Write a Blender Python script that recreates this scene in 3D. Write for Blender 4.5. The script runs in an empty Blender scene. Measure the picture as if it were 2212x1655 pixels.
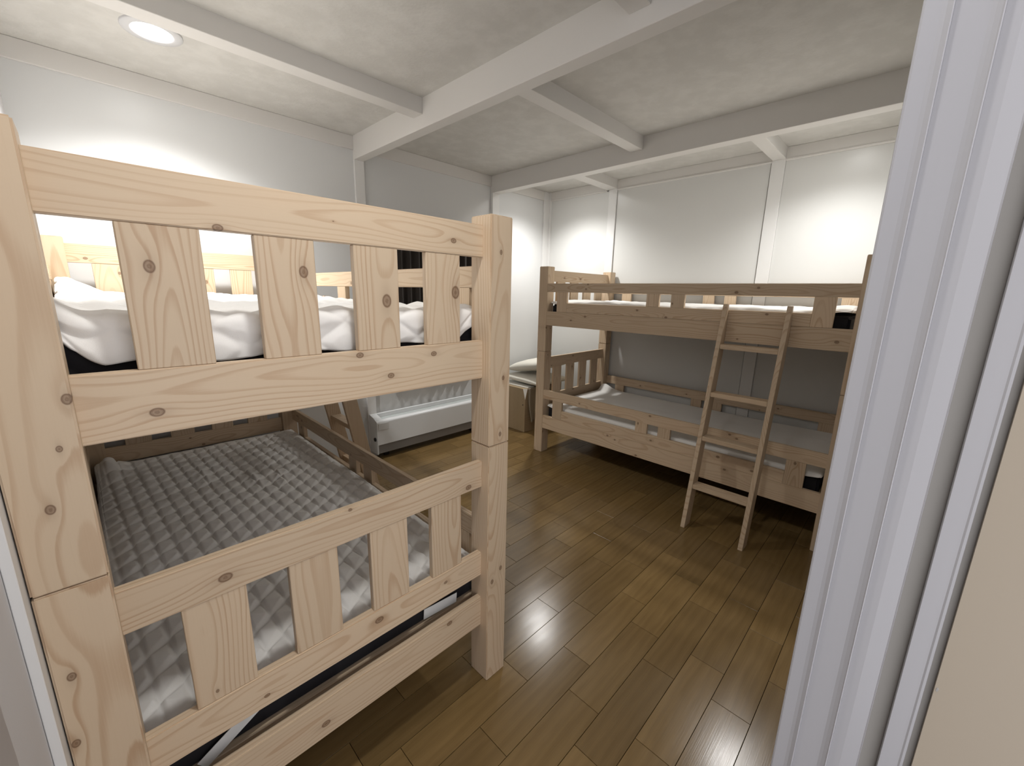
import bpy, bmesh, math, random
from mathutils import Vector, Matrix, noise

S = bpy.context.scene
COL = S.collection
PI = math.pi

# ------------------------------------------------------------------ camera
cam_d = bpy.data.cameras.new('camera')
cam_d.sensor_width = 36.0
cam_d.lens = 889.117 * 36.0 / 2212.0
cam_d.clip_start = 0.01
cam = bpy.data.objects.new('camera', cam_d)
COL.objects.link(cam)
RC = ((0.7010641083322102, -0.7127724348218489, 0.021553936218150306),
      (-0.13785193374557456, -0.1651192511557972, -0.9765922779032988),
      (0.6996470255571509, 0.6816825427248975, -0.21401623904075465))
CP = (-0.92636, -0.91274, 1.38991)
cam.matrix_world = Matrix(((RC[0][0], -RC[1][0], -RC[2][0], CP[0]),
                           (RC[0][1], -RC[1][1], -RC[2][1], CP[1]),
                           (RC[0][2], -RC[1][2], -RC[2][2], CP[2]),
                           (0, 0, 0, 1)))
S.camera = cam

# ------------------------------------------------------------------ world, exposure
world = bpy.data.worlds.new('world')
S.world = world
world.use_nodes = True
wb = world.node_tree.nodes['Background']
wb.inputs['Color'].default_value = (0.97, 0.96, 1.0, 1)
wb.inputs['Strength'].default_value = 1.55
S.view_settings.view_transform = 'Standard'
S.view_settings.look = 'None'
S.view_settings.gamma = 1.0
S.view_settings.use_curve_mapping = False
S.view_settings.exposure = 0.38

# ------------------------------------------------------------------ dimensions
ZC = 2.473                     # ceiling
XL, XR = -1.065, 2.833         # left / right wall faces
YB, YF = 2.2426, -0.857        # back / front wall faces
LAMPS = ((-0.56, 1.684), (-0.56, -0.36), (2.29, 1.69), (2.29, -0.40))
LAMP_W = (88.0, 26.0, 62.0, 42.0)

# ------------------------------------------------------------------ helpers
def finish(o, label=None, cat=None, group=None, kind=None):
    if label: o['label'] = label
    if cat: o['category'] = cat
    if group: o['group'] = group
    if kind: o['kind'] = kind
    return o

def empty(name, loc, label, cat, group=None):
    o = bpy.data.objects.new(name, None)
    o.empty_display_size = 0.1
    COL.objects.link(o)
    o.location = loc
    return finish(o, label, cat, group)

def wpos(o):
    p = Vector((0, 0, 0))
    while o is not None:
        p += Vector(o.location); o = o.parent
    return p

def link_mesh(name, me, mat, parent=None, loc=(0, 0, 0), rot=None):
    """loc is a world location; parents are never rotated"""
    o = bpy.data.objects.new(name, me)
    COL.objects.link(o)
    if mat is not None and len(me.materials) == 0:
        me.materials.append(mat)
    l = Vector(loc)
    if parent is not None:
        o.parent = parent
        l = l - wpos(parent)
    if rot is not None:
        o.matrix_basis = Matrix.Translation(l) @ rot.to_4x4()
    else:
        o.location = l
    return o

def box_bm(bm, x0, x1, y0, y1, z0, z1):
    v = [bm.verts.new(p) for p in ((x0, y0, z0), (x1, y0, z0), (x1, y1, z0), (x0, y1, z0),
                                   (x0, y0, z1), (x1, y0, z1), (x1, y1, z1), (x0, y1, z1))]
    for f in ((0, 3, 2, 1), (4, 5, 6, 7), (0, 1, 5, 4), (1, 2, 6, 5), (2, 3, 7, 6), (3, 0, 4, 7)):
        bm.faces.new([v[i] for i in f])

def bm_mesh(bm, name, smooth=False):
    me = bpy.data.meshes.new(name)
    bmesh.ops.recalc_face_normals(bm, faces=bm.faces)
    bm.to_mesh(me); bm.free()
    if smooth:
        for p in me.polygons: p.use_smooth = True
    return me

def bevel_all(bm, w, seg=1):
    if w > 0:
        bmesh.ops.bevel(bm, geom=list(bm.edges), offset=w, segments=seg, affect='EDGES', clamp_overlap=True)

def box(name, x0, x1, y0, y1, z0, z1, mat, parent=None, bev=0.0, seg=1):
    """plain box whose object origin is its own centre"""
    cx, cy, cz = (x0 + x1) / 2, (y0 + y1) / 2, (z0 + z1) / 2
    bm = bmesh.new()
    box_bm(bm, x0 - cx, x1 - cx, y0 - cy, y1 - cy, z0 - cz, z1 - cz)
    bevel_all(bm, bev, seg)
    return link_mesh(name, bm_mesh(bm, name), mat, parent, (cx, cy, cz))

AX = {'x': Vector((1, 0, 0)), 'y': Vector((0, 1, 0)), 'z': Vector((0, 0, 1))}
RNG = random.Random(7)

def board(name, x0, x1, y0, y1, z0, z1, grain, width, parent, mat, bev=0.0022, knots=None, nk=None):
    """board whose local X runs along the grain and local Y across its wide face"""
    c = Vector(((x0 + x1) / 2, (y0 + y1) / 2, (z0 + z1) / 2))
    size = {'x': x1 - x0, 'y': y1 - y0, 'z': z1 - z0}
    t = [a for a in 'xyz' if a not in (grain, width)][0]
    L, Wd, T = size[grain], size[width], size[t]
    g, w = AX[grain], AX[width]
    n = g.cross(w)
    rot = Matrix(((g.x, w.x, n.x), (g.y, w.y, n.y), (g.z, w.z, n.z)))
    bm = bmesh.new()
    box_bm(bm, -L / 2, L / 2, -Wd / 2, Wd / 2, -T / 2, T / 2)
    bevel_all(bm, bev, 2 if bev > 0.0018 else 1)
    o = link_mesh(name, bm_mesh(bm, name), mat, parent, c, rot)
    set_knots(o, L, Wd, knots, nk)
    return o

def set_knots(o, L, Wd, knots=None, nk=None):
    ks = list(knots or [])
    if not ks:
        n = nk if nk is not None else min(4, int(L / 0.45 + RNG.random()))
        for _ in range(n):
            ks.append((RNG.uniform(-.47, .47) * L, RNG.uniform(-.42, .42) * Wd, RNG.uniform(.0035, .0075)))
    ks = (ks + [(0, 0, 0)] * 4)[:4]
    for i, k in enumerate(ks):
        o['knot_' + 'abcd'[i]] = [float(v) for v in k]

def prism(name, pts, axis, a0, a1, mat, parent=None, bev=0.0, smooth=False):
    """polygon extruded along axis ('x': pts are (y,z); 'y': (x,z); 'z': (x,y))"""
    def P(p, a):
        return {'x': (a, p[0], p[1]), 'y': (p[0], a, p[1]), 'z': (p[0], p[1], a)}[axis]
    bm = bmesh.new()
    A = [bm.verts.new(P(p, a0)) for p in pts]
    B = [bm.verts.new(P(p, a1)) for p in pts]
    n = len(pts)
    bm.faces.new(A); bm.faces.new(B[::-1])
    for i in range(n):
        bm.faces.new((A[i], A[(i + 1) % n], B[(i + 1) % n], B[i]))
    bmesh.ops.recalc_face_normals(bm, faces=bm.faces)
    bevel_all(bm, bev)
    c = Vector((0, 0, 0))
    for v in bm.verts: c += v.co
    c /= len(bm.verts)
    for v in bm.verts: v.co -= c
    return link_mesh(name, bm_mesh(bm, name, smooth), mat, parent, c)

def copy_tree(o, parent=None):
    c = o.copy(); COL.objects.link(c)
    c.parent = parent
    for ch in list(o.children):
        copy_tree(ch, c)
    return c

# ------------------------------------------------------------------ materials
class NT:
    def __init__(self, name):
        self.m = bpy.data.materials.new(name); self.m.use_nodes = True
        self.t = self.m.node_tree
        self.b = self.t.nodes['Principled BSDF']
    def n(self, typ, **kw):
        nd = self.t.nodes.new(typ)
        for k, v in kw.items(): setattr(nd, k, v)
        return nd
    def put(self, sock, v):
        if hasattr(v, 'is_linked') or hasattr(v, 'links'):
            self.t.links.new(v, sock)
        elif v is not None:
            sock.default_value = v
    def math(self, op, a, b=None, c=None, clamp=False):
        nd = self.n('ShaderNodeMath', operation=op); nd.use_clamp = clamp
        for i, v in enumerate((a, b, c)):
            if v is not None: self.put(nd.inputs[i], v)
        return nd.outputs[0]
    def mix(self, f, a, b, blend='MIX'):
        nd = self.n('ShaderNodeMix', data_type='RGBA', blend_type=blend)
        self.put(nd.inputs[0], f); self.put(nd.inputs[6], a); self.put(nd.inputs[7], b)
        return nd.outputs[2]
    def noise(self, vec, scale, detail=2, rough=.5):
        nd = self.n('ShaderNodeTexNoise')
        if vec is not None: self.put(nd.inputs['Vector'], vec)
        nd.inputs['Scale'].default_value = scale
        nd.inputs['Detail'].default_value = detail
        nd.inputs['Roughness'].default_value = rough
        return nd.outputs[0]
    def xyz(self, x, y, z):
        nd = self.n('ShaderNodeCombineXYZ')
        for i, v in enumerate((x, y, z)): self.put(nd.inputs[i], v)
        return nd.outputs[0]
    def smooth(self, v, a, b):
        nd = self.n('ShaderNodeMapRange', interpolation_type='SMOOTHSTEP')
        self.put(nd.inputs[0], v)
        nd.inputs[1].default_value = a; nd.inputs[2].default_value = b
        return nd.outputs[0]
    def bump(self, h, strength, dist):
        nd = self.n('ShaderNodeBump')
        nd.inputs['Strength'].default_value = strength
        nd.inputs['Distance'].default_value = dist
        self.put(nd.inputs['Height'], h)
        self.t.links.new(nd.outputs[0], self.b.inputs['Normal'])
        return nd
    def base(self, col, rough, spec=.5):
        self.put(self.b.inputs['Base Color'], col)
        self.put(self.b.inputs['Roughness'], rough)
        self.b.inputs['Specular IOR Level'].default_value = spec

def c4(r, g, b): return (r, g, b, 1)

def pine_mat(name='pine', light=(.625, .488, .34), dark=(.39, .225, .115), contrast=.78):
    k = NT(name)
    tc = k.n('ShaderNodeTexCoord').outputs['Object']
    sp = k.n('ShaderNodeSeparateXYZ'); k.put(sp.inputs[0], tc)
    x, y, z = sp.outputs
    oi = k.n('ShaderNodeObjectInfo').outputs['Random']
    off = k.math('MULTIPLY', oi, 73.0)
    r2 = k.math('FRACT', k.math('MULTIPLY', oi, 17.31))
    r3 = k.math('FRACT', k.math('MULTIPLY', oi, 41.77))
    xo = k.math('ADD', k.math('MULTIPLY', x, 2.1), off)
    vA = k.xyz(xo, k.math('MULTIPLY', y, 7.0), k.math('MULTIPLY', z, 5.0))
    vB = k.xyz(k.math('ADD', xo, 31.7), k.math('MULTIPLY', y, 5.0), k.math('MULTIPLY', z, 5.0))
    n1 = k.math('SUBTRACT', k.noise(vA, 1.0, 1.5, .45), .5)
    n2 = k.math('SUBTRACT', k.noise(vB, 1.0, 1.0, .4), .5)
    d = k.math('MULTIPLY_ADD', r2, .035, .018)
    y0 = k.math('MULTIPLY', k.math('SUBTRACT', r3, .5), .07)
    yy = k.math('ADD', k.math('SUBTRACT', y, y0), k.math('MULTIPLY', n1, .05))
    zz = k.math('ADD', k.math('SUBTRACT', z, d), k.math('MULTIPLY', n2, .075))
    R = k.math('SQRT', k.math('ADD', k.math('MULTIPLY', yy, yy), k.math('MULTIPLY', zz, zz)))
    core = None
    for nm in 'abcd':
        at = k.n('ShaderNodeAttribute', attribute_type='OBJECT', attribute_name='knot_' + nm)
        s2 = k.n('ShaderNodeSeparateXYZ'); k.put(s2.inputs[0], at.outputs['Vector'])
        kx, ky, kr = s2.outputs
        dx = k.math('MULTIPLY', k.math('SUBTRACT', x, kx), .72)
        dy = k.math('SUBTRACT', y, ky)
        q = k.math('SQRT', k.math('ADD', k.math('MULTIPLY', dx, dx), k.math('MULTIPLY', dy, dy)))
        rr = k.math('MAXIMUM', kr, .0001)
        qn = k.math('DIVIDE', q, rr)
        # grain flows round the knot
        dxl = k.math('MULTIPLY', dx, .55)
        ql = k.math('DIVIDE', k.math('SQRT', k.math('ADD', k.math('MULTIPLY', dxl, dxl), k.math('MULTIPLY', dy, dy))), rr)
        g = k.math('EXPONENT', k.math('MULTIPLY', k.math('MULTIPLY', ql, ql), -.16))
        R = k.math('ADD', R, k.math('MULTIPLY', g, k.math('MULTIPLY', kr, 1.35)))
        has = k.math('GREATER_THAN', kr, .0005)
        jag = k.math('MULTIPLY_ADD', k.noise(tc, 260.0, 2), .5, -.25)
        body = k.math('SUBTRACT', 1.0, k.smooth(k.math('ADD', qn, jag), .82, 1.12))
        ring = k.math('SUBTRACT', 1.0, k.math('ABSOLUTE', k.math('MULTIPLY', k.math('SUBTRACT', qn, .88), 3.2)), clamp=True)
        spiral = k.math('MULTIPLY', k.math('ADD', k.math('SINE', k.math('MULTIPLY', k.math('ADD', qn, jag), 9.0)), 1.0), .10)
        val = k.math('MULTIPLY', has, k.math('MAXIMUM', k.math('MULTIPLY', body, k.math('ADD', .60, spiral)), k.math('MULTIPLY', ring, .95)))
        halo = k.math('MULTIPLY', has, k.math('MULTIPLY', k.math('EXPONENT', k.math('MULTIPLY', k.math('MULTIPLY', ql, ql), -.6)), .25))
        val = k.math('MAXIMUM', val, halo)
        core = val if core is None else k.math('MAXIMUM', core, val)
    per = k.math('MULTIPLY_ADD', r3, .004, .0072)
    fine = k.noise(k.xyz(k.math('MULTIPLY', xo, 3.0), k.math('MULTIPLY', y, 380.0), k.math('MULTIPLY', z, 380.0)), 1.0, 2)
    t = k.math('FRACT', k.math('ADD', k.math('DIVIDE', R, per), k.math('MULTIPLY', fine, .12)))
    late = k.math('MULTIPLY', k.smooth(t, .50, .86), k.math('SUBTRACT', 1.0, k.smooth(t, .90, 1.0)))
    amp = k.math('MULTIPLY_ADD', k.noise(k.xyz(k.math('MULTIPLY', xo, .8), k.math('MULTIPLY', R, 60.0), off), 1.0, 1), 1.3, -.15, clamp=True)
    late = k.math('MULTIPLY', k.math('MULTIPLY', late, amp), contrast)
    late = k.math('ADD', late, k.math('MULTIPLY', k.math('SUBTRACT', fine, .5), .16), clamp=True)
    col = k.mix(late, c4(*light), c4(*dark))
    tone = k.noise(k.xyz(k.math('MULTIPLY', xo, 1.5), k.math('MULTIPLY', y, 14.0), off), 1.0, 2)
    col = k.mix(k.math('MULTIPLY', k.math('SUBTRACT', tone, .35, clamp=True), .5), col, c4(.64, .46, .31))
    var = k.math('MULTIPLY_ADD', r2, .18, .90)
    hsv = k.n('ShaderNodeHueSaturation'); k.put(hsv.inputs['Color'], col); k.put(hsv.inputs['Value'], var)
    col = k.mix(core, hsv.outputs[0], c4(.135, .066, .030))
    k.base(col, .46, .42)
    k.bump(k.math('MULTIPLY', k.math('ADD', late, core), -1.0), .12, .0006)
    return k.m

def floor_mat():
    k = NT('floor_wood')
    tc = k.n('ShaderNodeTexCoord').outputs['Object']
    sp = k.n('ShaderNodeSeparateXYZ'); k.put(sp.inputs[0], tc)
    x, y, z = sp.outputs
    oi = k.n('ShaderNodeObjectInfo').outputs['Random']
    off = k.math('MULTIPLY', oi, 91.0)
    v = k.xyz(k.math('ADD', k.math('MULTIPLY', x, 3.0), off), k.math('MULTIPLY', y, 14.0), off)
    big = k.noise(v, 1.0, 3, .55)
    fib = k.noise(k.xyz(k.math('ADD', k.math('MULTIPLY', x, 6.0), off), k.math('MULTIPLY', y, 420.0), off), 1.0, 3)
    wig = k.n('ShaderNodeTexWave', wave_type='BANDS', bands_direction='Y')
    k.put(wig.inputs['Vector'], k.xyz(k.math('ADD', k.math('MULTIPLY', x, .5), off), k.math('ADD', y, k.math('MULTIPLY', big, .06)), off))
    wig.inputs['Scale'].default_value = 9.0; wig.inputs['Distortion'].default_value = 2.5
    f = k.math('ADD', k.math('MULTIPLY', big, .55), k.math('MULTIPLY', wig.outputs['Color'], .12))
    f = k.math('ADD', f, k.math('MULTIPLY', k.math('SUBTRACT', fib, .5), .35), clamp=True)
    col = k.mix(f, c4(.135, .084, .031), c4(.285, .186, .078))
    hsv = k.n('ShaderNodeHueSaturation'); k.put(hsv.inputs['Color'], col)
    k.put(hsv.inputs['Value'], k.math('MULTIPLY_ADD', k.math('FRACT', k.math('MULTIPLY', oi, 13.7)), .30, .85))
    rough = k.math('MULTIPLY_ADD', big, .12, .15)
    k.base(hsv.outputs[0], rough, .42)
    k.bump(k.math('ADD', k.math('MULTIPLY', fib, .35), k.math('MULTIPLY', big, 1.0)), .16, .0012)
    return k.m

def paint_mat(name, col, rough=.45, spec=.4, bscale=0, bstr=0, bdist=.001, stain=0):
    k = NT(name)
    tc = k.n('ShaderNodeTexCoord').outputs['Object']
    c = c4(*col)
    nz = k.noise(tc, 2.2, 4, .6)
    cc = k.mix(k.math('MULTIPLY', nz, stain or .06), c, c4(col[0] * .80, col[1] * .80, col[2] * .78))
    k.base(cc, rough, spec)
    if bscale:
        k.bump(k.noise(tc, bscale, 4, .6), bstr, bdist)
    return k.m

def ceiling_mat():
    k = NT('ceiling_plaster')
    tc = k.n('ShaderNodeTexCoord').outputs['Object']
    a = k.noise(tc, 55.0, 5, .62)
    b = k.noise(tc, 9.0, 4, .6)
    vor = k.n('ShaderNodeTexVoronoi', feature='SMOOTH_F1'); k.put(vor.inputs['Vector'], tc); vor.inputs['Scale'].default_value = 75.0
    h = k.math('ADD', k.math('ADD', k.math('MULTIPLY', a, .8), k.math('MULTIPLY', b, 1.6)), k.math('MULTIPLY', vor.outputs['Distance'], .5))
    col = k.mix(k.smooth(b, .38, .68), c4(.60, .585, .55), c4(.655, .64, .605))
    k.base(col, .62, .35)
    k.bump(h, .28, .004)
    return k.m

def wall_mat(name, col, crack=0.0, rough=.36):
    k = NT(name)
    tc = k.n('ShaderNodeTexCoord').outputs['Object']
    big = k.noise(tc, 1.4, 3, .5)
    h = k.math('MULTIPLY', k.noise(tc, 3.2, 2, .5), .5)
    if crack:
        wrp = k.noise(tc, 5.0, 3, .6)
        vv = k.n('ShaderNodeVectorMath', operation='ADD'); k.put(vv.inputs[0], tc)
        cmb = k.xyz(wrp, k.noise(tc, 6.1, 2), wrp); k.put(vv.inputs[1], cmb)
        m = k.n('ShaderNodeTexNoise'); m.noise_type = 'RIDGED_MULTIFRACTAL' if hasattr(m, 'noise_type') else m.noise_type
        k.put(m.inputs['Vector'], vv.outputs[0]); m.inputs['Scale'].default_value = 3.6; m.inputs['Detail'].default_value = 2
        h = k.math('ADD', h, k.math('MULTIPLY', k.smooth(m.outputs[0], .9, 1.6), crack))
    c = k.mix(k.math('MULTIPLY', big, .12), c4(*col), c4(col[0] * .86, col[1] * .86, col[2] * .85))
    k.base(c, rough, .45)
    k.bump(h, .25, .006)
    return k.m

def fabric_mat(name, col, bumpy=.25, scale=900.0, rough=.9, sheen=.2):
    k = NT(name)
    tc = k.n('ShaderNodeTexCoord').outputs['Object']
    w = k.noise(tc, scale, 2, .6)
    s = k.noise(tc, 14.0, 3, .5)
    c = k.mix(k.math('MULTIPLY', w, .18), c4(*col), c4(col[0] * .8, col[1] * .8, col[2] * .78))
    k.base(c, rough, .2)
    k.b.inputs['Sheen Weight'].default_value = sheen
    k.bump(k.math('ADD', w, k.math('MULTIPLY', s, 1.5)), bumpy, .0012)
    return k.m

def emit_mat(name, col, strength):
    k = NT(name)
    k.base(c4(.9, .9, .9), .4)
    k.b.inputs['Emission Color'].default_value = c4(*col)
    k.b.inputs['Emission Strength'].default_value = strength
    return k.m

PINE = pine_mat()
FLOOR = floor_mat()
FLOOR_BASE = paint_mat('floor_gap', (.020, .013, .008), .8)
WALL = wall_mat('wall_paint', (.71, .715, .71), crack=1.0)
WALL_R = wall_mat('wall_panel_laminate', (.69, .69, .67), rough=.30)
TRIM = paint_mat('trim_paint', (.76, .755, .74), .42, .4, 30.0, .04)
BEAM = paint_mat('beam_wrap', (.72, .70, .67), .48, .4, 24.0, .05)
CEIL = ceiling_mat()
JAMB = paint_mat('door_frame_vinyl', (.35, .345, .357), .33, .5, 12.0, .05)
JAMB_D = paint_mat('door_track_grey', (.30, .285, .26), .5)
LEAF = paint_mat('door_leaf_cream', (.335, .285, .22), .55, .35, 60.0, .06)
LEFTG = paint_mat('wall_paper_grey', (.62, .61, .615), .7, .3, 400.0, .2)
PADW = fabric_mat('pad_white_cotton', (.86, .845, .815))
SHEETG = fabric_mat('pad_grey_white_cotton', (.86, .84, .80), .2)
BLACKF = fabric_mat('mattress_black', (.017, .016, .018), .2, sheen=.05)
PILLOW = fabric_mat('pillow_cream', (.78, .755, .67))
BLANKET = fabric_mat('blanket_beige', (.30, .25, .18))
CURT = fabric_mat('curtain_dark', (.035, .029, .025), .2, 500.0)
HEATW = paint_mat('heater_white_enamel', (.76, .775, .78), .3, .5)
HEATG = paint_mat('heater_grey_grille', (.50, .53, .52), .5)
HEATG2 = paint_mat('heater_flap_grey', (.66, .67, .665), .4)
HEATK = paint_mat('heater_grey_base', (.27, .26, .25), .6)
BLACKP = paint_mat('black_plastic', (.012, .012, .012), .5)
RINGW = paint_mat('lamp_ring_white', (.66, .66, .67), .35)
LAMPE = emit_mat('lamp_diffuser', (1.0, .985, .96), 30.0)
STRAP = fabric_mat('elastic_white', (.70, .70, .68), .3)
RODM = paint_mat('curtain_rod_metal', (.30, .28, .26), .3)

# ------------------------------------------------------------------ setting: floor
floor = box('floor', XL - .1, XR + .15, -2.2, YB + .12, -.06, -.0125, FLOOR_BASE)
finish(floor, 'dark brown glossy wooden plank floor', 'floor', kind='structure')
PW, PLN = .1255, .4500
known = {0: .434, 1: .12, 2: .414, 3: .102, 4: .237, 6: .364, 7: .112, 8: .348, 9: .033, 12: .016}
prng = random.Random(3)
pm_cache = {}
def plank_mesh(L, Wd):
    key = (round(L, 4), round(Wd, 4))
    if key not in pm_cache:
        bm = bmesh.new()
        box_bm(bm, -L / 2, L / 2, -Wd / 2, Wd / 2, -.006, .006)
        top = [e for e in bm.edges if all(v.co.z > 0 for v in e.verts)]
        bmesh.ops.bevel(bm, geom=top, offset=.0004, segments=1, affect='EDGES')
        me = bm_mesh(bm, 'floor_plank'); me.materials.append(FLOOR)
        pm_cache[key] = me
    return pm_cache[key]
row = -2
while True:
    ya = -.732 + row * PW
    if ya > YB - .001: break
    yb = min(ya + PW, YB)
    o0 = known.get(row, prng.uniform(0, PLN))
    xx = o0 - PLN * math.ceil((o0 - XL) / PLN)
    while xx < XR - .001:
        a, b = max(xx, XL + .0005), min(xx + PLN, XR)
        if b - a > .01:
            p = link_mesh('floor_plank', plank_mesh(b - a - .0017, yb - ya - .0017), None, floor,
                          ((a + b) / 2, (ya + yb) / 2, -.006 + prng.uniform(-.0001, 0)))
        xx += PLN
    row += 1

# ------------------------------------------------------------------ setting: walls and ceiling
def struct(o, label=None):
    o['kind'] = 'structure'
    if label: o['label'] = label
    return o

struct(box('ceiling', XL - .12, XR + .15, YF - .3, YB + .15, ZC, ZC + .08, CEIL), 'grey white textured plaster ceiling between beams')
wall_back = struct(box('wall_back', XL - .12, XR + .15, YB, YB + .12, -.06, ZC, WALL), 'far white wall behind the curtain and the heater')
wall_left = struct(box('wall_left', XL - .12, XL, -.232, YB, -.06, ZC, LEFTG), 'left wall beside the near bunk bed')
wall_right = struct(box('wall_right', XR + .012, XR + .15, -1.0, YB, -.06, ZC, TRIM), 'right wall of pale panels behind the far bunk bed')
wall_front = struct(box('wall_front', -.214, XR + .15, -.99, YF, -.06, ZC, WALL), 'front wall beside the doorway')
box('door_header', XL - .12, -.214, -.99, YF, 2.06, ZC, WALL, wall_front)

# right wall panels
def wpanel(y0, y1, mat, tilt=(0, 0)):
    p = box('wall_panel', XR, XR + .011, y0, y1, 0, 2.383, mat, wall_right, .001)
    if tilt != (0, 0):
        p.rotation_euler = (0, tilt[1], tilt[0])
    return p
wpanel(1.4655, 2.225, WALL_R)
wpanel(.080, 1.3765, WALL_R)
wpanel(-.852, -.0168, WALL_R)
for a, b in ((1.3795, 1.465), (-.0163, .0735)):
    box('pilaster', XR - .014, XR + .011, a, b, 0, 2.3946, TRIM, wall_right, .0015)
box('corner_post', 2.739, XR + .011, 2.2215, YB - .0005, 0, ZC - .001, TRIM, wall_right, .0015)
box('corner_post', XR - .018, XR + .011, 2.195, 2.2215, 0, ZC - .001, TRIM, wall_right, .0015)
for a, b in ((-.0163 - .83, -.0163), (.0704, 1.3795), (1.4924, 2.2)):
    box('top_rail', XR - .014, XR + .011, a, b, 2.381, ZC - .001, BEAM, wall_right, .001)
    box('bead', XR - .020, XR - .012, a + .003, b - .003, 2.381, 2.393, BEAM, wall_right, .002)
# back wall top boards, pilasters
for a, b in ((XL, .5916), (.6654, 1.9565), (2.045, 2.739)):
    box('top_rail', a, b, YB - .017, YB - .0005, 2.381, ZC - .001, BEAM, wall_back, .0012)
box('pilaster', .5916, .6654, YB - .0206, YB - .0005, 0, 2.3163, TRIM, wall_back, .0012)
box('pilaster', 1.9565, 2.045, YB - .034, YB - .0005, 0, 2.3229, TRIM, wall_back, .0012)
# ceiling beams
n_trim = [0]
def beam(x0, x1, y0, y1, z0, label):
    n_trim[0] += 1
    return struct(box('trim_%d' % n_trim[0], x0, x1, y0, y1, z0, ZC + .01, BEAM, None, .0018), label)
beam(.5916, .6654, YF, YB, 2.3163, 'main white ceiling beam over the gangway')
beam(1.9565, 2.045, YF, YB, 2.3229, 'second white ceiling beam, nearer the right wall')
beam(XL, .5916, 1.3366, 1.4272, 2.3881, 'cross beam in front of the lit round lamp')
beam(XL, .5916, -.066, .018, 2.378, 'cross beam cut by the top edge of the photo')
beam(.6654, 1.9565, .6684, .7601, 2.3881, 'cross beam between the two long beams')
beam(2.045, XR, 1.3795, 1.4924, 2.3946, 'short beam at the far right corner bay')
beam(2.045, XR, -.0163, .0704, 2.3946, 'short beam over the right wall pilaster')

# left side by the doorway: batten and torn edged jamb
n_trim[0] += 1
t1 = struct(box('trim_%d' % n_trim[0], XL + .0005, XL + .013, -.036, .058, 0, ZC - .001, TRIM, None, .001), 'narrow white batten on the left wall behind the near post')
# torn edged strip nearest the camera
bm = bmesh.new()
jr = random.Random(5)
zs = [i * .02 for i in range(0, 104)]
fr, bk = [], []
for z_ in zs:
    yy = -.234 + jr.uniform(-.003, .003) + .004 * noise.noise((0, 3.1, z_ * 9))
    fr.append((bm.verts.new((-1.058, yy, z_)), bm.verts.new((-1.066, yy + .001, z_))))
    bk.append((bm.verts.new((-1.058, -1.02, z_)), bm.verts.new((-1.13, -1.02, z_))))
for i in range(len(zs) - 1):
    bm.faces.new((fr[i][0], fr[i + 1][0], bk[i + 1][0], bk[i][0]))
    bm.faces.new((fr[i][1], fr[i + 1][1], fr[i + 1][0], fr[i][0]))
    bm.faces.new((bk[i][0], bk[i + 1][0], bk[i + 1][1], bk[i][1]))
    bm.faces.new((bk[i][1], bk[i + 1][1], fr[i + 1][1], fr[i][1]))
n_trim[0] += 1
struct(link_mesh('trim_%d' % n_trim[0], bm_mesh(bm, 'left_jamb'), JAMB), 'rough edged white strip at the lower left corner of the photo')

# ------------------------------------------------------------------ setting: sliding door frame at the right
door = bpy.data.objects.new('door_1', None); COL.objects.link(door); door.location = (-.25, -.92, 0)
struct(door, 'white moulded door frame with tracks in front of the far bunk')
XJ = -.266
def az(deg): return CP[1] + .66 * math.tan(math.radians(deg))
def strip(name, pts, mat, smooth=False):
    """open profile in plan (x,y) closed at the back (+x), extruded full height"""
    back = max(p[0] for p in pts) + .045
    poly = list(pts) + [(back, pts[-1][1]), (back, pts[0][1])]
    return prism(name, poly, 'z', 0.0, 2.06, mat, door)
def bead(yc, r=.0032):
    return [(XJ - r * math.sin(a), yc + r * math.cos(a)) for a in [i * PI / 6 for i in range(0, 7)]]
y_e, y_r1, y_r2, y_k = az(4.6), az(2.5), az(-.70), az(-3.45)
strip('frame_profile', [(XJ + .003, y_e), (XJ + .0008, y_e - .0006), (XJ, y_e - .0025), (XJ, y_r1 + .0085), (XJ - .0008, y_r1 + .0045),
                        (XJ - .0022, y_r1 + .0016), (XJ - .0030, y_r1), (XJ - .0028, y_r1 - .0007), (XJ - .0008, y_r1 - .0012)], JAMB)
strip('frame_profile', [(XJ, y_r1 - .0013), (XJ, az(.05)), (XJ - .0010, az(-.25)), (XJ - .0028, y_r2 + .0012),
                        (XJ - .0038, y_r2), (XJ - .0035, y_r2 - .0008), (XJ - .0010, y_r2 - .0013)], JAMB)
strip('frame_profile', [(XJ, y_r2 - .0014), (XJ, az(-1.92)), (XJ + .0016, y_k + .0015), (XJ + .0012, y_k + .0004), (XJ + .0022, y_k)], JAMB)
strip('track', [(XJ + .012, y_k - .0002), (XJ + .012, az(-4.95))], JAMB_D)
strip('frame_profile', [(XJ + .002, az(-4.96)), (XJ, az(-5.0)), (XJ, az(-6.45)), (XJ - .001, az(-6.6)), (XJ - .001, az(-6.80)), (XJ + .003, az(-6.86))], JAMB)
strip('track', [(XJ + .008, az(-6.87)), (XJ + .008, az(-7.45))], JAMB_D)
leaf = strip('door_leaf', [(XJ + .0, az(-7.46)), (XJ, -1.6)], LEAF)
leaf['label'] = 'cream door leaf with chipped edge'
cr = random.Random(11)
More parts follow.
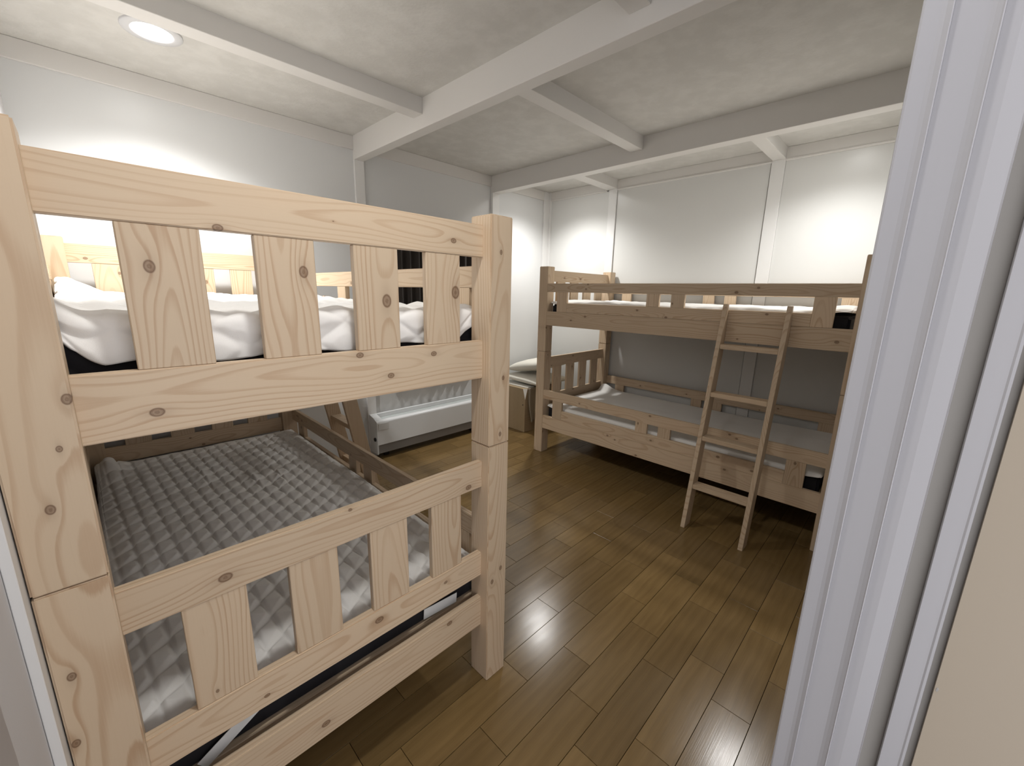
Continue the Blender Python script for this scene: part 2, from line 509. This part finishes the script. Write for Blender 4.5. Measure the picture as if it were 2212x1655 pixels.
for zz_, hh in ((.93, .008), (.80, .028), (.70, .006), (.62, .022), (.56, .003)):
    bm = bmesh.new()
    n = 9
    ring = []
    for i in range(n):
        a = 2 * PI * i / n
        ring.append(bm.verts.new((0, .0016 * math.cos(a) * cr.uniform(.5, 1.2), hh * .5 * math.sin(a) * cr.uniform(.7, 1.1))))
    top = [bm.verts.new((-.0006, v.co.y * .7, v.co.z * .8)) for v in ring]
    bm.faces.new(top)
    for i in range(n):
        bm.faces.new((ring[i], ring[(i + 1) % n], top[(i + 1) % n], top[i]))
    link_mesh('paint_chip', bm_mesh(bm, 'paint_chip'), JAMB_D, leaf, (XJ + .0002, az(-7.5) - .002, zz_))

# ------------------------------------------------------------------ bunk beds
PB, HB, WB, LB, ZJ = .0885, 1.608, 1.05, 2.177, .9065
R0_, R1_ = .0354, .0574        # end rails: front and back of their thickness from the end face

def end_panel(bed, X, Y, near, K):
    """rails and slats of one end; near=True at low y"""
    if near: ya, yb, sa, sb = Y + R0_, Y + R1_, Y + R0_ + .0015, Y + R1_ - .0015
    else:    ya, yb, sa, sb = Y + LB - R1_, Y + LB - R0_, Y + LB - R1_ + .0015, Y + LB - R0_ - .0015
    xa, xb = X + PB - .012, X + WB - PB + .012
    for nm, z0, z1, kk in (('top_rail', 1.490, 1.580, 'tu'), ('bottom_rail', 1.127, 1.245, 'lu'),
                           ('top_rail', .758, .849, 'tl'), ('middle_rail', .424, .514, 'ml'), ('bottom_rail', .2206, .3374, 'll')):
        board(nm, xa, xb, ya, yb, z0, z1, 'x', 'z', bed, PINE, .002, K.get(kk))
    for z0, z1, tier in ((1.245, 1.490, 'u'), (.514, .758, 'l')):
        for i, xs in enumerate((.172, .370, .5695, .765)):
            board('slat', X + xs, X + xs + .1125, sa, sb, z0 + .0002, z1 - .0002, 'z', 'x', bed, PINE, .0014, K.get('s' + tier + str(i)), nk=1 if RNG.random() < .5 else 0)

def make_bed(X, Y, label, K):
    bed = empty('bunk_bed', (X + WB / 2, Y + LB / 2, 0), label, 'bunk bed', 'pine bunk beds')
    for ix, xx in ((0, X), (1, X + WB - PB)):
        for iy, yy in ((0, Y), (1, Y + LB - PB)):
            key = 'p%d%d' % (ix, iy)
            board('upper_post', xx, xx + PB, yy, yy + PB, ZJ + .0009, HB, 'z', 'x', bed, PINE, .0028, K.get(key + 'u'))
            board('lower_post', xx, xx + PB, yy, yy + PB, 0.0, ZJ - .0009, 'z', 'x', bed, PINE, .0028, K.get(key + 'l'))
    end_panel(bed, X, Y, True, K)
    end_panel(bed, X, Y, False, {})
    for left in (True, False):
        def xs(a, b): return (X + a, X + b) if left else (X + WB - b, X + WB - a)
        sx = xs(.004, .032); gx = xs(.003, .026)
        y0, y1 = Y + PB - .006, Y + LB - PB + .006
        for nm, z0, z1 in (('side_rail', 1.1300, 1.2455), ('side_rail', .2260, .3430)):
            board(nm, sx[0], sx[1], y0, y1, z0, z1, 'y', 'z', bed, PINE, .002)
        for zt0, zt1, zl0, zl1 in ((1.403, 1.472, 1.2460, 1.318), (.495, .573, .3436, .4200)):
            board('guard_rail', gx[0], gx[1], y0, y1, zt0, zt1, 'y', 'z', bed, PINE, .002)
            ends = ((.191, .0), (1.885, .0))
            board('guard_lower_rail', gx[0], gx[1], Y + .270, Y + LB - .290, zl0, zl1, 'y', 'z', bed, PINE, .0016)
            for ya, yb in ((.952, 1.040), (1.122, 1.212)):
                board('guard_slat', gx[0] + .0012, gx[1], Y + ya, Y + yb, zl1 + .0002, zt0 - .0002, 'z', 'y', bed, PINE, .0012, nk=0)
            board('guard_slat', gx[0] + .0005, gx[1], Y + .174, Y + .2695, zl0 + .0003, zt0 - .0002, 'z', 'y', bed, PINE, .0012, nk=0)
            board('guard_slat', gx[0] + .0005, gx[1], Y + LB - .2895, Y + LB - .191, zl0 + .0003, zt0 - .0002, 'z', 'y', bed, PINE, .0012, nk=1)
    for zb in (1.140, .288):
        for i in range(9):
            ya = Y + .10 + i * .2230
            board('bed_slat', X + .034, X + WB - .034, ya, ya + .19, zb, zb + .014, 'x', 'y', bed, PINE, .001, nk=1)
    return bed

KA = {
    'tu': [(-.212, -.040, .0062), (.330, -.009, .0065), (.002, -.001, .0012)],
    'lu': [(-.338, -.019, .0078), (.045, .049, .0066), (.125, -.011, .0066), (.258, .034, .0066)],
    'tl': [(-.275, -.009, .0092), (.382, -.029, .0080), (-.004, .041, .0036)],
    'ml': [(.057, .011, .0090), (-.229, -.016, .0045), (.287, .007, .0050)],
    'll': [(.300, .034, .0075), (-.107, -.018, .0080), (-.30, -.02, .004)],
    'su0': [(.053, -.020, .0078)], 'su1': [(.056, .031, .0088)], 'su2': [(-.004, .022, .0115)], 'su3': [(.020, .040, .0125)],
    'sl0': [(-.10, -.02, .003)], 'sl1': [(.0, .2, .0)], 'sl2': [(.0, .2, .0)], 'sl3': [(.0, .2, .0)],
    'p10u': [(.248, -.003, .0050), (-.317, .004, .0055), (-.132, .014, .0052)],
    'p10l': [(-.013, .017, .0062), (-.048, -.023, .0062)],
    'p00u': [(-.118, .020, .0038), (-.212, -.003, .0058), (-.042, .039, .0062)],
    'p00l': [(.294, -.023, .0056), (.165, -.036, .0056)],
}
AX0, AY0 = -1.05, 0.0
BX0, BY0 = 1.7584, -.768
bed_a = make_bed(AX0, AY0, 'near pine bunk bed at the left, its knotty end panel filling the foreground', KA)
bed_b = copy_tree(bed_a)
bed_b.location = (BX0 + WB / 2, BY0 + LB / 2, 0)
bed_b['label'] = 'far pine bunk bed along the right wall, with the ladder facing the camera'
for ch in bed_b.children:
    dims = ch.data.vertices
    L = max(v.co.x for v in dims) * 2; Wd = max(v.co.y for v in dims) * 2
    set_knots(ch, L, Wd)
for ch in bed_b.children:                       # shift so the two sides read differently
    if ch.name.startswith('guard_rail'):
        ch['knot_a'] = [-.55, .010, .0055]; ch['knot_b'] = [.62, -.008, .0055]

# ladders
def ladder(side, xo, y0, label, foot=.295, top=.030):
    """xo: outer face of the bed side; side=+1 the ladder leans on a +x side"""
    ld = empty('ladder', (xo + side * .2, y0 - .175, 0), label, 'ladder', 'bunk bed ladders')
    tan = (foot - top) / 1.351
    dp = .086
    for ya in (y0 - .0245, y0 - .350):
        zk = (foot - dp - .0015) / tan
        pts = [(foot, 0), (top, 1.352), (.0015, 1.352), (.0015, zk), (foot - dp, 0)]
        pts = [(xo + side * a, b) for a, b in pts]
        # grain along the stile: built in plan, bevelled
        o = prism('stile', pts, 'y', ya, ya + .0245, PINE_V, ld, .0012)
        set_knots(o, 1.3, .05, [(0, 0, 0)])
    for z in (1.104, .819, .553, .258):
        xf = foot - tan * z
        a, b = xo + side * (xf - .004), xo + side * max(xf - .074, .006)
        board('rung', min(a, b), max(a, b), y0 - .3262, y0 - .0240, z - .014, z + .014, 'y', 'x', ld, PINE, .0025, nk=0)
    return ld
# same pine, with its grain running up the local Z of a stile
PINE_V = PINE.copy(); PINE_V.name = 'pine_upright'
for nd in list(PINE_V.node_tree.nodes):
    if nd.bl_idname == 'ShaderNodeTexCoord':
        mp = PINE_V.node_tree.nodes.new('ShaderNodeMapping')
        mp.inputs['Rotation'].default_value = (0, math.radians(90), 0)
        for l in list(PINE_V.node_tree.links):
            if l.from_node == nd:
                to = l.to_socket
                PINE_V.node_tree.links.remove(l)
                PINE_V.node_tree.links.new(mp.outputs[0], to)
        PINE_V.node_tree.links.new(nd.outputs['Object'], mp.inputs[0])
ladder(-1, BX0, -.064, 'pine ladder of five rungs leaning on the front of the far bunk')['label'] = 'pine ladder with four rungs leaning on the front of the far bunk'
ladder(1, 0.0, 1.80, 'pine ladder leaning on the near bunk, glimpsed between it and the heater')

# ------------------------------------------------------------------ mattresses and pads
def mattress(X, Y, z0, z1, label):
    o = box('mattress', X + .050, X + WB - .050, Y + .108, Y + LB - .108, z0, z1, BLACKF, None, .012, 3)
    return finish(o, label, 'mattress', 'black mattresses in the bunks')
ZU0, ZU1, ZL0, ZL1 = 1.1555, 1.304, .3035, .4150
mattress(AX0, AY0, ZU0, ZU1, 'black mattress on the top tier of the near bunk')
mattress(AX0, AY0, ZL0, ZL1, 'black mattress on the bottom tier of the near bunk')
mattress(BX0, BY0, ZU0, ZU1, 'black mattress on the top tier of the far bunk')
mattress(BX0, BY0, ZL0, ZL1, 'black mattress on the bottom tier of the far bunk')

def quilt_h(x, y, s, rhomb):
    """puffed quilting: square cells, or rhombic cells folded along their short diagonal"""
    if rhomb:
        bx, by, cx, cy = .052, .040, .005, -.088
        det = bx * cy - by * cx
        u, v = (x * cy - y * cx) / det, (bx * y - by * x) / det
        u, v = u % 1.0, v % 1.0
        e = min(u, 1 - u, v, 1 - v)
        return min(1.0, e * 6.0) * (1 - abs(u - v)) ** 1.0
    u, v = (x + y) * .7071, (x - y) * .7071
    u, v = (u / s) % 1.0, (v / s) % 1.0
    e = min(u, 1 - u, v, 1 - v) * 2
    return .6 * e + .4 * max(0.0, math.sin(PI * u) * math.sin(PI * v)) ** .5

def crease(x, y, z):
    return max(0.0, 1 - abs(noise.noise((x, y, z))) * 3.2) ** 2

def pad(name, X, Y, ztop, label, hem, quilt, rx, ry, mat, bumps=(), wrinkle=.006, seed=0., thick=.0045, qs=.0535, rhomb=False, border=.05, creases=.004):
    """cotton pad over a mattress: top, rounded edge, hanging skirt whose hem follows hem(u, v)"""
    x0, x1, y0, y1 = X + .059, X + WB - .059, Y + .1155, Y + LB - .1155
    r = .0215
    H = .14
    us = [x0 - H + (x1 - x0 + 2 * H) * i / rx for i in range(rx + 1)]
    vs = [y0 - H + (y1 - y0 + 2 * H) * j / ry for j in range(ry + 1)]
    verts = []
    cx, cy = (x0 + x1) / 2, (y0 + y1) / 2
    for v in vs:
        for u in us:
            qx, qy = min(max(u, x0), x1), min(max(v, y0), y1)
            du, dv = u - qx, v - qy
            d = math.hypot(du, dv)
            wn = max(-.35, noise.fractal((u * 3.1 + seed, v * 2.3, seed), 1.0, 2.0, 3))
            top = ztop + wrinkle * wn
            top += creases * crease(u * 2.6 + seed, v * 1.3 + .5 * u, seed + 4) * (.4 + .6 * noise.noise((u * 2, v * 2, seed)))
            for bx, by, sx, sy, h in bumps:
                top += h * math.exp(-((qx - bx) / sx) ** 2 - ((qy - by) / sy) ** 2)
            qh = 0.0
            if quilt:
                fade = min(1, max(0, (min(qx - x0, x1 - qx, qy - y0, y1 - qy) - .0) / border)) if border else 1.0
                qh = quilt * quilt_h(u, v, qs, rhomb) * (.12 + .88 * fade)
            if d < 1e-9:
                verts.append((u, v, top + qh)); continue
            nx, ny = du / d, dv / d
            hm = hem(qx, qy, nx, ny)
            d = max(abs(du), abs(dv)) / H * hm
            if d < r * PI / 2:
                a = d / r
                out, drop = r * math.sin(a), r * (1 - math.cos(a))
            else:
                a = PI / 2
                out, drop = r, r + d - r * PI / 2
            amt = min(1, d / .05)
            puff = noise.noise((qx * 9 + seed, qy * 9, d * 14)) * .005 * amt
            fold = noise.noise((qx * 30 + seed, qy * 30, d * 6)) * .003 * amt
            ex = max(-.0032, min(puff + fold + qh * .8 - .004 * amt, .0032))
            out += ex * math.sin(a)
            verts.append((qx + nx * out, qy + ny * out, top - drop + qh * math.cos(a)))
    faces = []
    W1 = rx + 1
    for j in range(ry):
        for i in range(rx):
            a = j * W1 + i
            q = (a, a + 1, a + W1 + 1, a + W1)
            faces.append(q)
    c = Vector((cx, cy, ztop))
    me = bpy.data.meshes.new(name)
    me.from_pydata([tuple(Vector(p) - c) for p in verts], [], faces)
    for p in me.polygons: p.use_smooth = True
    o = link_mesh(name, me, mat, None, c)
    md = o.modifiers.new('thickness', 'SOLIDIFY'); md.thickness = thick; md.offset = -1
    return finish(o, label, 'mattress pad', 'white mattress pads')

def hem_upper(qx, qy, nx, ny, X0=AX0):
    """short at the corners where the elastic lifts it, deeper along the sides"""
    ex = min(qx - (X0 + .059), X0 + WB - .059 - qx)
    base = .098 + .006 * math.sin(qx * 23) * abs(ny)
    if abs(ny) > .3:
        return .016 + (base - .016) * min(1, max(0, (ex + .012) / .085)) ** .5
    return .075
def hem_lower(qx, qy, nx, ny): return .046 + .005 * math.sin(qx * 17 + qy * 13)

pu = pad('mattress_pad', AX0, AY0, 1.329, 'white quilted pad hanging over the near end of the upper left mattress',
         hem_upper, .014, 300, 420, PADW, qs=.098, border=0, creases=.020, bumps=((AX0 + .065, 1.95, .09, .22, .075), (AX0 + .068, .125, .035, .10, .040), (AX0 + .50, 1.5, .3, .4, .01), (AX0 + .9, 1.4, .08, .3, .020), (AX0 + .95, .15, .05, .08, .015)), wrinkle=.012, seed=3.)
pl = pad('mattress_pad', AX0, AY0, .4345, 'pale pad with triangular quilting on the lower left mattress',
         hem_lower, .0160, 340, 620, PADW, rhomb=True, bumps=((AX0 + .085, 1.93, .05, .12, .075), (AX0 + .22, 1.70, .035, .10, .010), (AX0 + .42, 1.55, .02, .10, .012), (AX0 + .60, 1.35, .018, .12, .012), (AX0 + .70, 1.28, .015, .10, .010)), wrinkle=.006, seed=9.)
def hem_b(qx, qy, nx, ny):
    ey = min(qy - BY0, BY0 + LB - qy) - .115
    return .022 + .036 * min(1, max(0, ey / .22)) + .004 * math.sin(qy * 7)
pbu = pad('mattress_pad', BX0, BY0, 1.329, 'white pad on the top mattress of the far bunk', hem_b, .004, 160, 260, PADW, qs=.098, border=0, creases=.012,
          bumps=((BX0 + .15, BY0 + .15, .12, .12, .030), (BX0 + .2, 1.05, .1, .2, .015)), wrinkle=.012, seed=21.)
pbl = pad('mattress_pad', BX0, BY0, .4345, 'greyish white pad in the shade of the far lower bunk', hem_b, 0, 120, 200, SHEETG,
          bumps=((BX0 + .93, BY0 + LB - .13, .06, .10, .060), (BX0 + .62, BY0 + LB - .12, .3, .05, .018)), wrinkle=.009, seed=33.)

def strap(parent, p0, p1, w, t=.0015, label=None):
    p0, p1 = Vector(p0), Vector(p1)
    d = (p1 - p0).normalized()
    n = Vector((0, -1, 0)); s = d.cross(n).normalized() * w / 2
    bm = bmesh.new()
    f = [bm.verts.new(p) for p in (p0 - s, p0 + s, p1 + s, p1 - s)]
    b = [bm.verts.new(v.co + n * t) for v in f]
    bm.faces.new(f[::-1]); bm.faces.new(b)
    for i in range(4): bm.faces.new((f[i], f[(i + 1) % 4], b[(i + 1) % 4], b[i]))
    c = (p0 + p1) / 2
    for v in bm.verts: v.co -= c
    o = link_mesh('elastic_strap', bm_mesh(bm, 'elastic_strap'), STRAP, parent, c)
    o['label'] = 'white elastic corner strap'
    return o
strap(pl, (-.745, .0955, .395), (-.885, .0955, .312), .030)
strap(pl, (-.285, .0955, .345), (-.150, .0955, .335), .036)

# ------------------------------------------------------------------ heater on the back wall
hx0, hx1 = .600, 1.80
ht = empty('panel_heater', ((hx0 + hx1) / 2, 2.17, 0), 'long low white heater standing along the far wall', 'heater')
YBh = YB - .0215
arc = [(2.100 + .020 * (1 - math.cos(a)), .322 + .020 * math.sin(a)) for a in [i * PI / 12 for i in range(7)]]
side = [(2.100, .135)] + arc + [(2.150, .357), (YBh, .376), (YBh, .054), (2.106, .054), (2.104, .135)]
prism('end_cap', side, 'x', hx0, hx0 + .010, HEATW, ht)
prism('end_cap', side, 'x', hx1 - .010, hx1, HEATW, ht)
front = [(2.100, .135)] + arc + [(2.128, .3460), (2.128, .335), (2.108, .318), (2.108, .135)]
prism('front_cover', front, 'x', hx0 + .0102, hx1 - .0102, HEATW, ht)
prism('back_panel', [(2.210, .371), (YBh, .3745), (YBh, .060), (2.216, .060), (2.216, .330), (2.210, .340)], 'x', hx0 + .0102, hx1 - .0102, HEATW, ht)
for a, b in ((hx0 + .0102, hx0 + .058), (hx1 - .058, hx1 - .0102)):
    prism('top_plate', [(2.1285, .3465), (2.150, .3565), (2.2095, .370), (2.2095, .359), (2.150, .345), (2.1285, .335)], 'x', a, b, HEATW, ht)
prism('grille', [(2.112, .318), (2.2095, .338), (2.2095, .330), (2.112, .310)], 'x', hx0 + .0585, hx1 - .0585, HEATG, ht)
box('plinth', hx0 + .0105, hx1 - .0105, 2.118, 2.150, .054, .1345, HEATK, ht)
box('foot', hx0 + .10, hx0 + .14, 2.180, 2.205, 0.0, .0538, BLACKP, ht)  # coloured black so the foot passes for shadow under the heater
box('foot', hx1 - .14, hx1 - .10, 2.180, 2.205, 0.0, .0538, BLACKP, ht)  # black again, to look like the shadow beneath
box('control_flap', hx0 + .0135, hx0 + .105, 2.0975, 2.0998, .262, .320, HEATG2, ht, .001)
def disc(name, loc, r, depth, axis, mat, parent, seg=20):
    bm = bmesh.new()
    bmesh.ops.create_cone(bm, cap_ends=True, segments=seg, radius1=r, radius2=r, depth=depth)
    rot = {'x': Matrix.Rotation(PI / 2, 3, 'Y'), 'y': Matrix.Rotation(PI / 2, 3, 'X'), 'z': Matrix.Identity(3)}[axis]
    return link_mesh(name, bm_mesh(bm, name), mat, parent, loc, rot)
disc('side_knob', (hx0 - .004, 2.135, .180), .016, .008, 'x', BLACKP, ht)

# ------------------------------------------------------------------ curtain
ct = empty('curtain', (1.22, 2.19, .62), 'dark brown pleated curtain on the far wall, seen through the near bunk', 'curtain')
bm = bmesh.new()
NX = 220
c0, c1 = .735, 1.725
colv = []
for i in range(NX + 1):
    x = c0 + (c1 - c0) * i / NX
    a = x * 2 * PI / .085
    yy = 2.190 + .017 * math.sin(a + .8 * noise.noise((x * 7, 0, 0))) + .006 * noise.noise((x * 31, 2, 0))
    colv.append([bm.verts.new((x, yy + .004 * noise.noise((x * 9, z * 2, 1)), z)) for z in (.62, .9, 1.2, 1.5, 1.75, 1.93)])
for i in range(NX):
    for j in range(5):
        bm.faces.new((colv[i][j], colv[i + 1][j], colv[i + 1][j + 1], colv[i][j + 1]))
cc = Vector((1.23, 2.19, 1.27))
for v in bm.verts: v.co -= cc
co = link_mesh('pleated_cloth', bm_mesh(bm, 'pleated_cloth', True), CURT, ct, cc)
md = co.modifiers.new('thickness', 'SOLIDIFY'); md.thickness = .002
disc('rod', (1.23, 2.19, 1.944), .0085, 1.06, 'x', RODM, ct, 14)
for x in (.70 + .02, 1.76 - .02):
    box('bracket', x - .006, x + .006, 2.19, YB - .001, 1.938, 1.950, RODM, ct)

# ------------------------------------------------------------------ wooden box, pillows and blanket in the far corner gap
bx0, bx1, by0, by1, bz = 2.035, 2.62, 1.784, 2.19, .450
wb_ = empty('wooden_box', ((bx0 + bx1) / 2, (by0 + by1) / 2, 0), 'small pine box with a cut corner in the gap beyond the far bunk', 'box')
PINE_SHADE = pine_mat('pine_shaded', (.40, .30, .175), (.26, .17, .09), .5)  # shade on the box is put into this darker copy of the pine
BOXW = paint_mat('box_white', (.78, .76, .70), .4)  # white for the lid and the cut corner facet
def cut_box(name, x0, x1, y0, y1, z0, z1):
    # corner x0,y0 sliced off towards the top
    bm = bmesh.new()
    P = lambda *p: bm.verts.new(p)
    a, b, c, d = P(x0, y0, z0), P(x1, y0, z0), P(x1, y1, z0), P(x0, y1, z0)
    e1, e2 = P(x0, y0 + .034, z1), P(x0 + .034, y0, z1)
    k = P(x0, y0, z1 - .115)
    f, g, h = P(x1, y0, z1), P(x1, y1, z1), P(x0, y1, z1)
    for fc in ((a, d, c, b), (e2, f, g, h, e1), (a, b, f, e2, k), (b, c, g, f), (c, d, h, g), (d, a, k, e1, h), (k, e2, e1)):
        bm.faces.new(fc)
    bmesh.ops.recalc_face_normals(bm, faces=bm.faces)
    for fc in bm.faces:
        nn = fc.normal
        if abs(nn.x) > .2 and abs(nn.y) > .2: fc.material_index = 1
    bevel_all(bm, .0015)
    cen = Vector(((x0 + x1) / 2, (y0 + y1) / 2, (z0 + z1) / 2))
    for v in bm.verts: v.co -= cen
    o = link_mesh(name, bm_mesh(bm, name), PINE_SHADE, wb_, cen)
    o.data.materials.append(BOXW)
    set_knots(o, .4, .3, [(0, 0, 0)])
    return o
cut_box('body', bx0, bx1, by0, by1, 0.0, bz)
board('lid', bx0 + .040, bx1, by0 + .006, by1, bz + .0003, bz + .012, 'x', 'y', wb_, BOXW, .0015)
disc('screw_cap', (bx0 - .0008, by0 + .028, .283), .0060, .002, 'x', BLACKP, wb_, 12)

def pillow(name, loc, lx, ly, lz, rot, mat, label, seed):
    bm = bmesh.new()
    n = 26
    lay = {}
    for sgn in (1, -1):
        for i in range(n + 1):
            for j in range(n + 1):
                u, v = 2 * i / n - 1, 2 * j / n - 1
                edge = i in (0, n) or j in (0, n)
                if edge and sgn == -1:
                    lay[(sgn, i, j)] = lay[(1, i, j)]; continue
                pinch = 1 - .10 * (1 - u * u) * 0 - .07 * (u * u) * (v * v) * 0
                hx = u * (1 - .07 * (1 - v * v)) ; hy = v * (1 - .07 * (1 - u * u))
                t = max(0, (1 - u ** 4) * (1 - v ** 4)) ** .55
                w = 1 + .10 * noise.noise((u * 2 + seed, v * 2, sgn))
                lay[(sgn, i, j)] = bm.verts.new((hx * lx / 2, hy * ly / 2, sgn * t * lz / 2 * w))
    for sgn in (1, -1):
        for i in range(n):
            for j in range(n):
                q = [lay[(sgn, i, j)], lay[(sgn, i + 1, j)], lay[(sgn, i + 1, j + 1)], lay[(sgn, i, j + 1)]]
                bm.faces.new(q if sgn == 1 else q[::-1])
    o = link_mesh(name, bm_mesh(bm, name, True), mat, None, loc, rot)
    return finish(o, label, 'pillow', 'cream pillows on the wooden box')
from mathutils import Euler
pillow('pillow', (2.34, 1.915, .5145), .52, .54, .086, Euler((math.radians(2), math.radians(0), 0)).to_matrix(), PILLOW, 'lower of two cream pillows, lying flat on the wooden box', 1)
pillow('pillow', (2.36, 1.870, .668), .50, .56, .118, Euler((math.radians(-11), math.radians(-3), 0)).to_matrix(), PILLOW, 'upper cream pillow, tilted on top of the other one', 5)

# blanket folded and hanging down the near side of the box
bm = bmesh.new()
NU, NV = 40, 26
gv = []
for i in range(NU + 1):
    colr = []
    for j in range(NV + 1):
        x = 2.066 + .50 * i / NU
        z = .115 + .345 * j / NV
        f = 1 - j / NV
        yy = by0 - .018 - .010 * f - .012 * f * math.sin(x * 55 + 1.5 * f) - .02 * f * f
        colr.append(bm.verts.new((x - .012 * f * math.sin(f * 5), yy, z + .018 * math.sin(x * 9) * f)))
    gv.append(colr)
for i in range(NU):
    for j in range(NV):
        bm.faces.new((gv[i][j], gv[i + 1][j], gv[i + 1][j + 1], gv[i][j + 1]))
cb = Vector((2.335, by0 - .03, .09))
for v in bm.verts: v.co -= cb
bl = link_mesh('blanket', bm_mesh(bm, 'blanket', True), BLANKET, None, cb)
md = bl.modifiers.new('thickness', 'SOLIDIFY'); md.thickness = .010; md.offset = 0
finish(bl, 'beige blanket hanging down the side of the wooden box', 'blanket')

# ------------------------------------------------------------------ ceiling lamps
def lathe(name, prof, loc, mat, parent, seg=48):
    bm = bmesh.new()
    rings = []
    for r, z in prof:
        rings.append([bm.verts.new((r * math.cos(2 * PI * i / seg), r * math.sin(2 * PI * i / seg), z)) for i in range(seg)])
    for a, b in zip(rings, rings[1:]):
        for i in range(seg):
            bm.faces.new((a[i], a[(i + 1) % seg], b[(i + 1) % seg], b[i]))
    return link_mesh(name, bm_mesh(bm, name, True), mat, parent, loc)
LL = ('lit round ceiling lamp with white ring at the upper left', 'round ceiling lamp over the doorway, out of view',
      'round ceiling lamp in the far corner bay, behind the second beam', 'round ceiling lamp over the far bunk, behind the second beam')
for i, (lx, ly) in enumerate(LAMPS):
    lp = empty('ceiling_lamp', (lx, ly, ZC), LL[i], 'ceiling lamp', 'round ceiling lamps')
    lathe('trim_ring', [(.108, -.0005), (.108, -.006), (.105, -.009), (.076, -.010), (.070, -.007), (.069, -.0045)], (lx, ly, ZC), RINGW, lp)
    bm = bmesh.new()
    bmesh.ops.create_circle(bm, cap_ends=True, segments=40, radius=.0685)
    for v in bm.verts: v.co.z = 0
    for f in bm.faces:
        if f.normal.z > 0: f.normal_flip()
    d_ = link_mesh('diffuser', bm_mesh(bm, 'diffuser'), LAMPE, lp, (lx, ly, ZC - .0048))
    ld = bpy.data.lights.new('lamp_light', 'SPOT')
    ld.energy = LAMP_W[i]
    ld.color = (1.0, .99, .972)
    ld.spot_size = math.radians(137)
    ld.spot_blend = 1.0
    ld.shadow_soft_size = .045
    lo = bpy.data.objects.new('lamp_light', ld); COL.objects.link(lo)
    lo.parent = lp; lo.location = (0, 0, -.060)
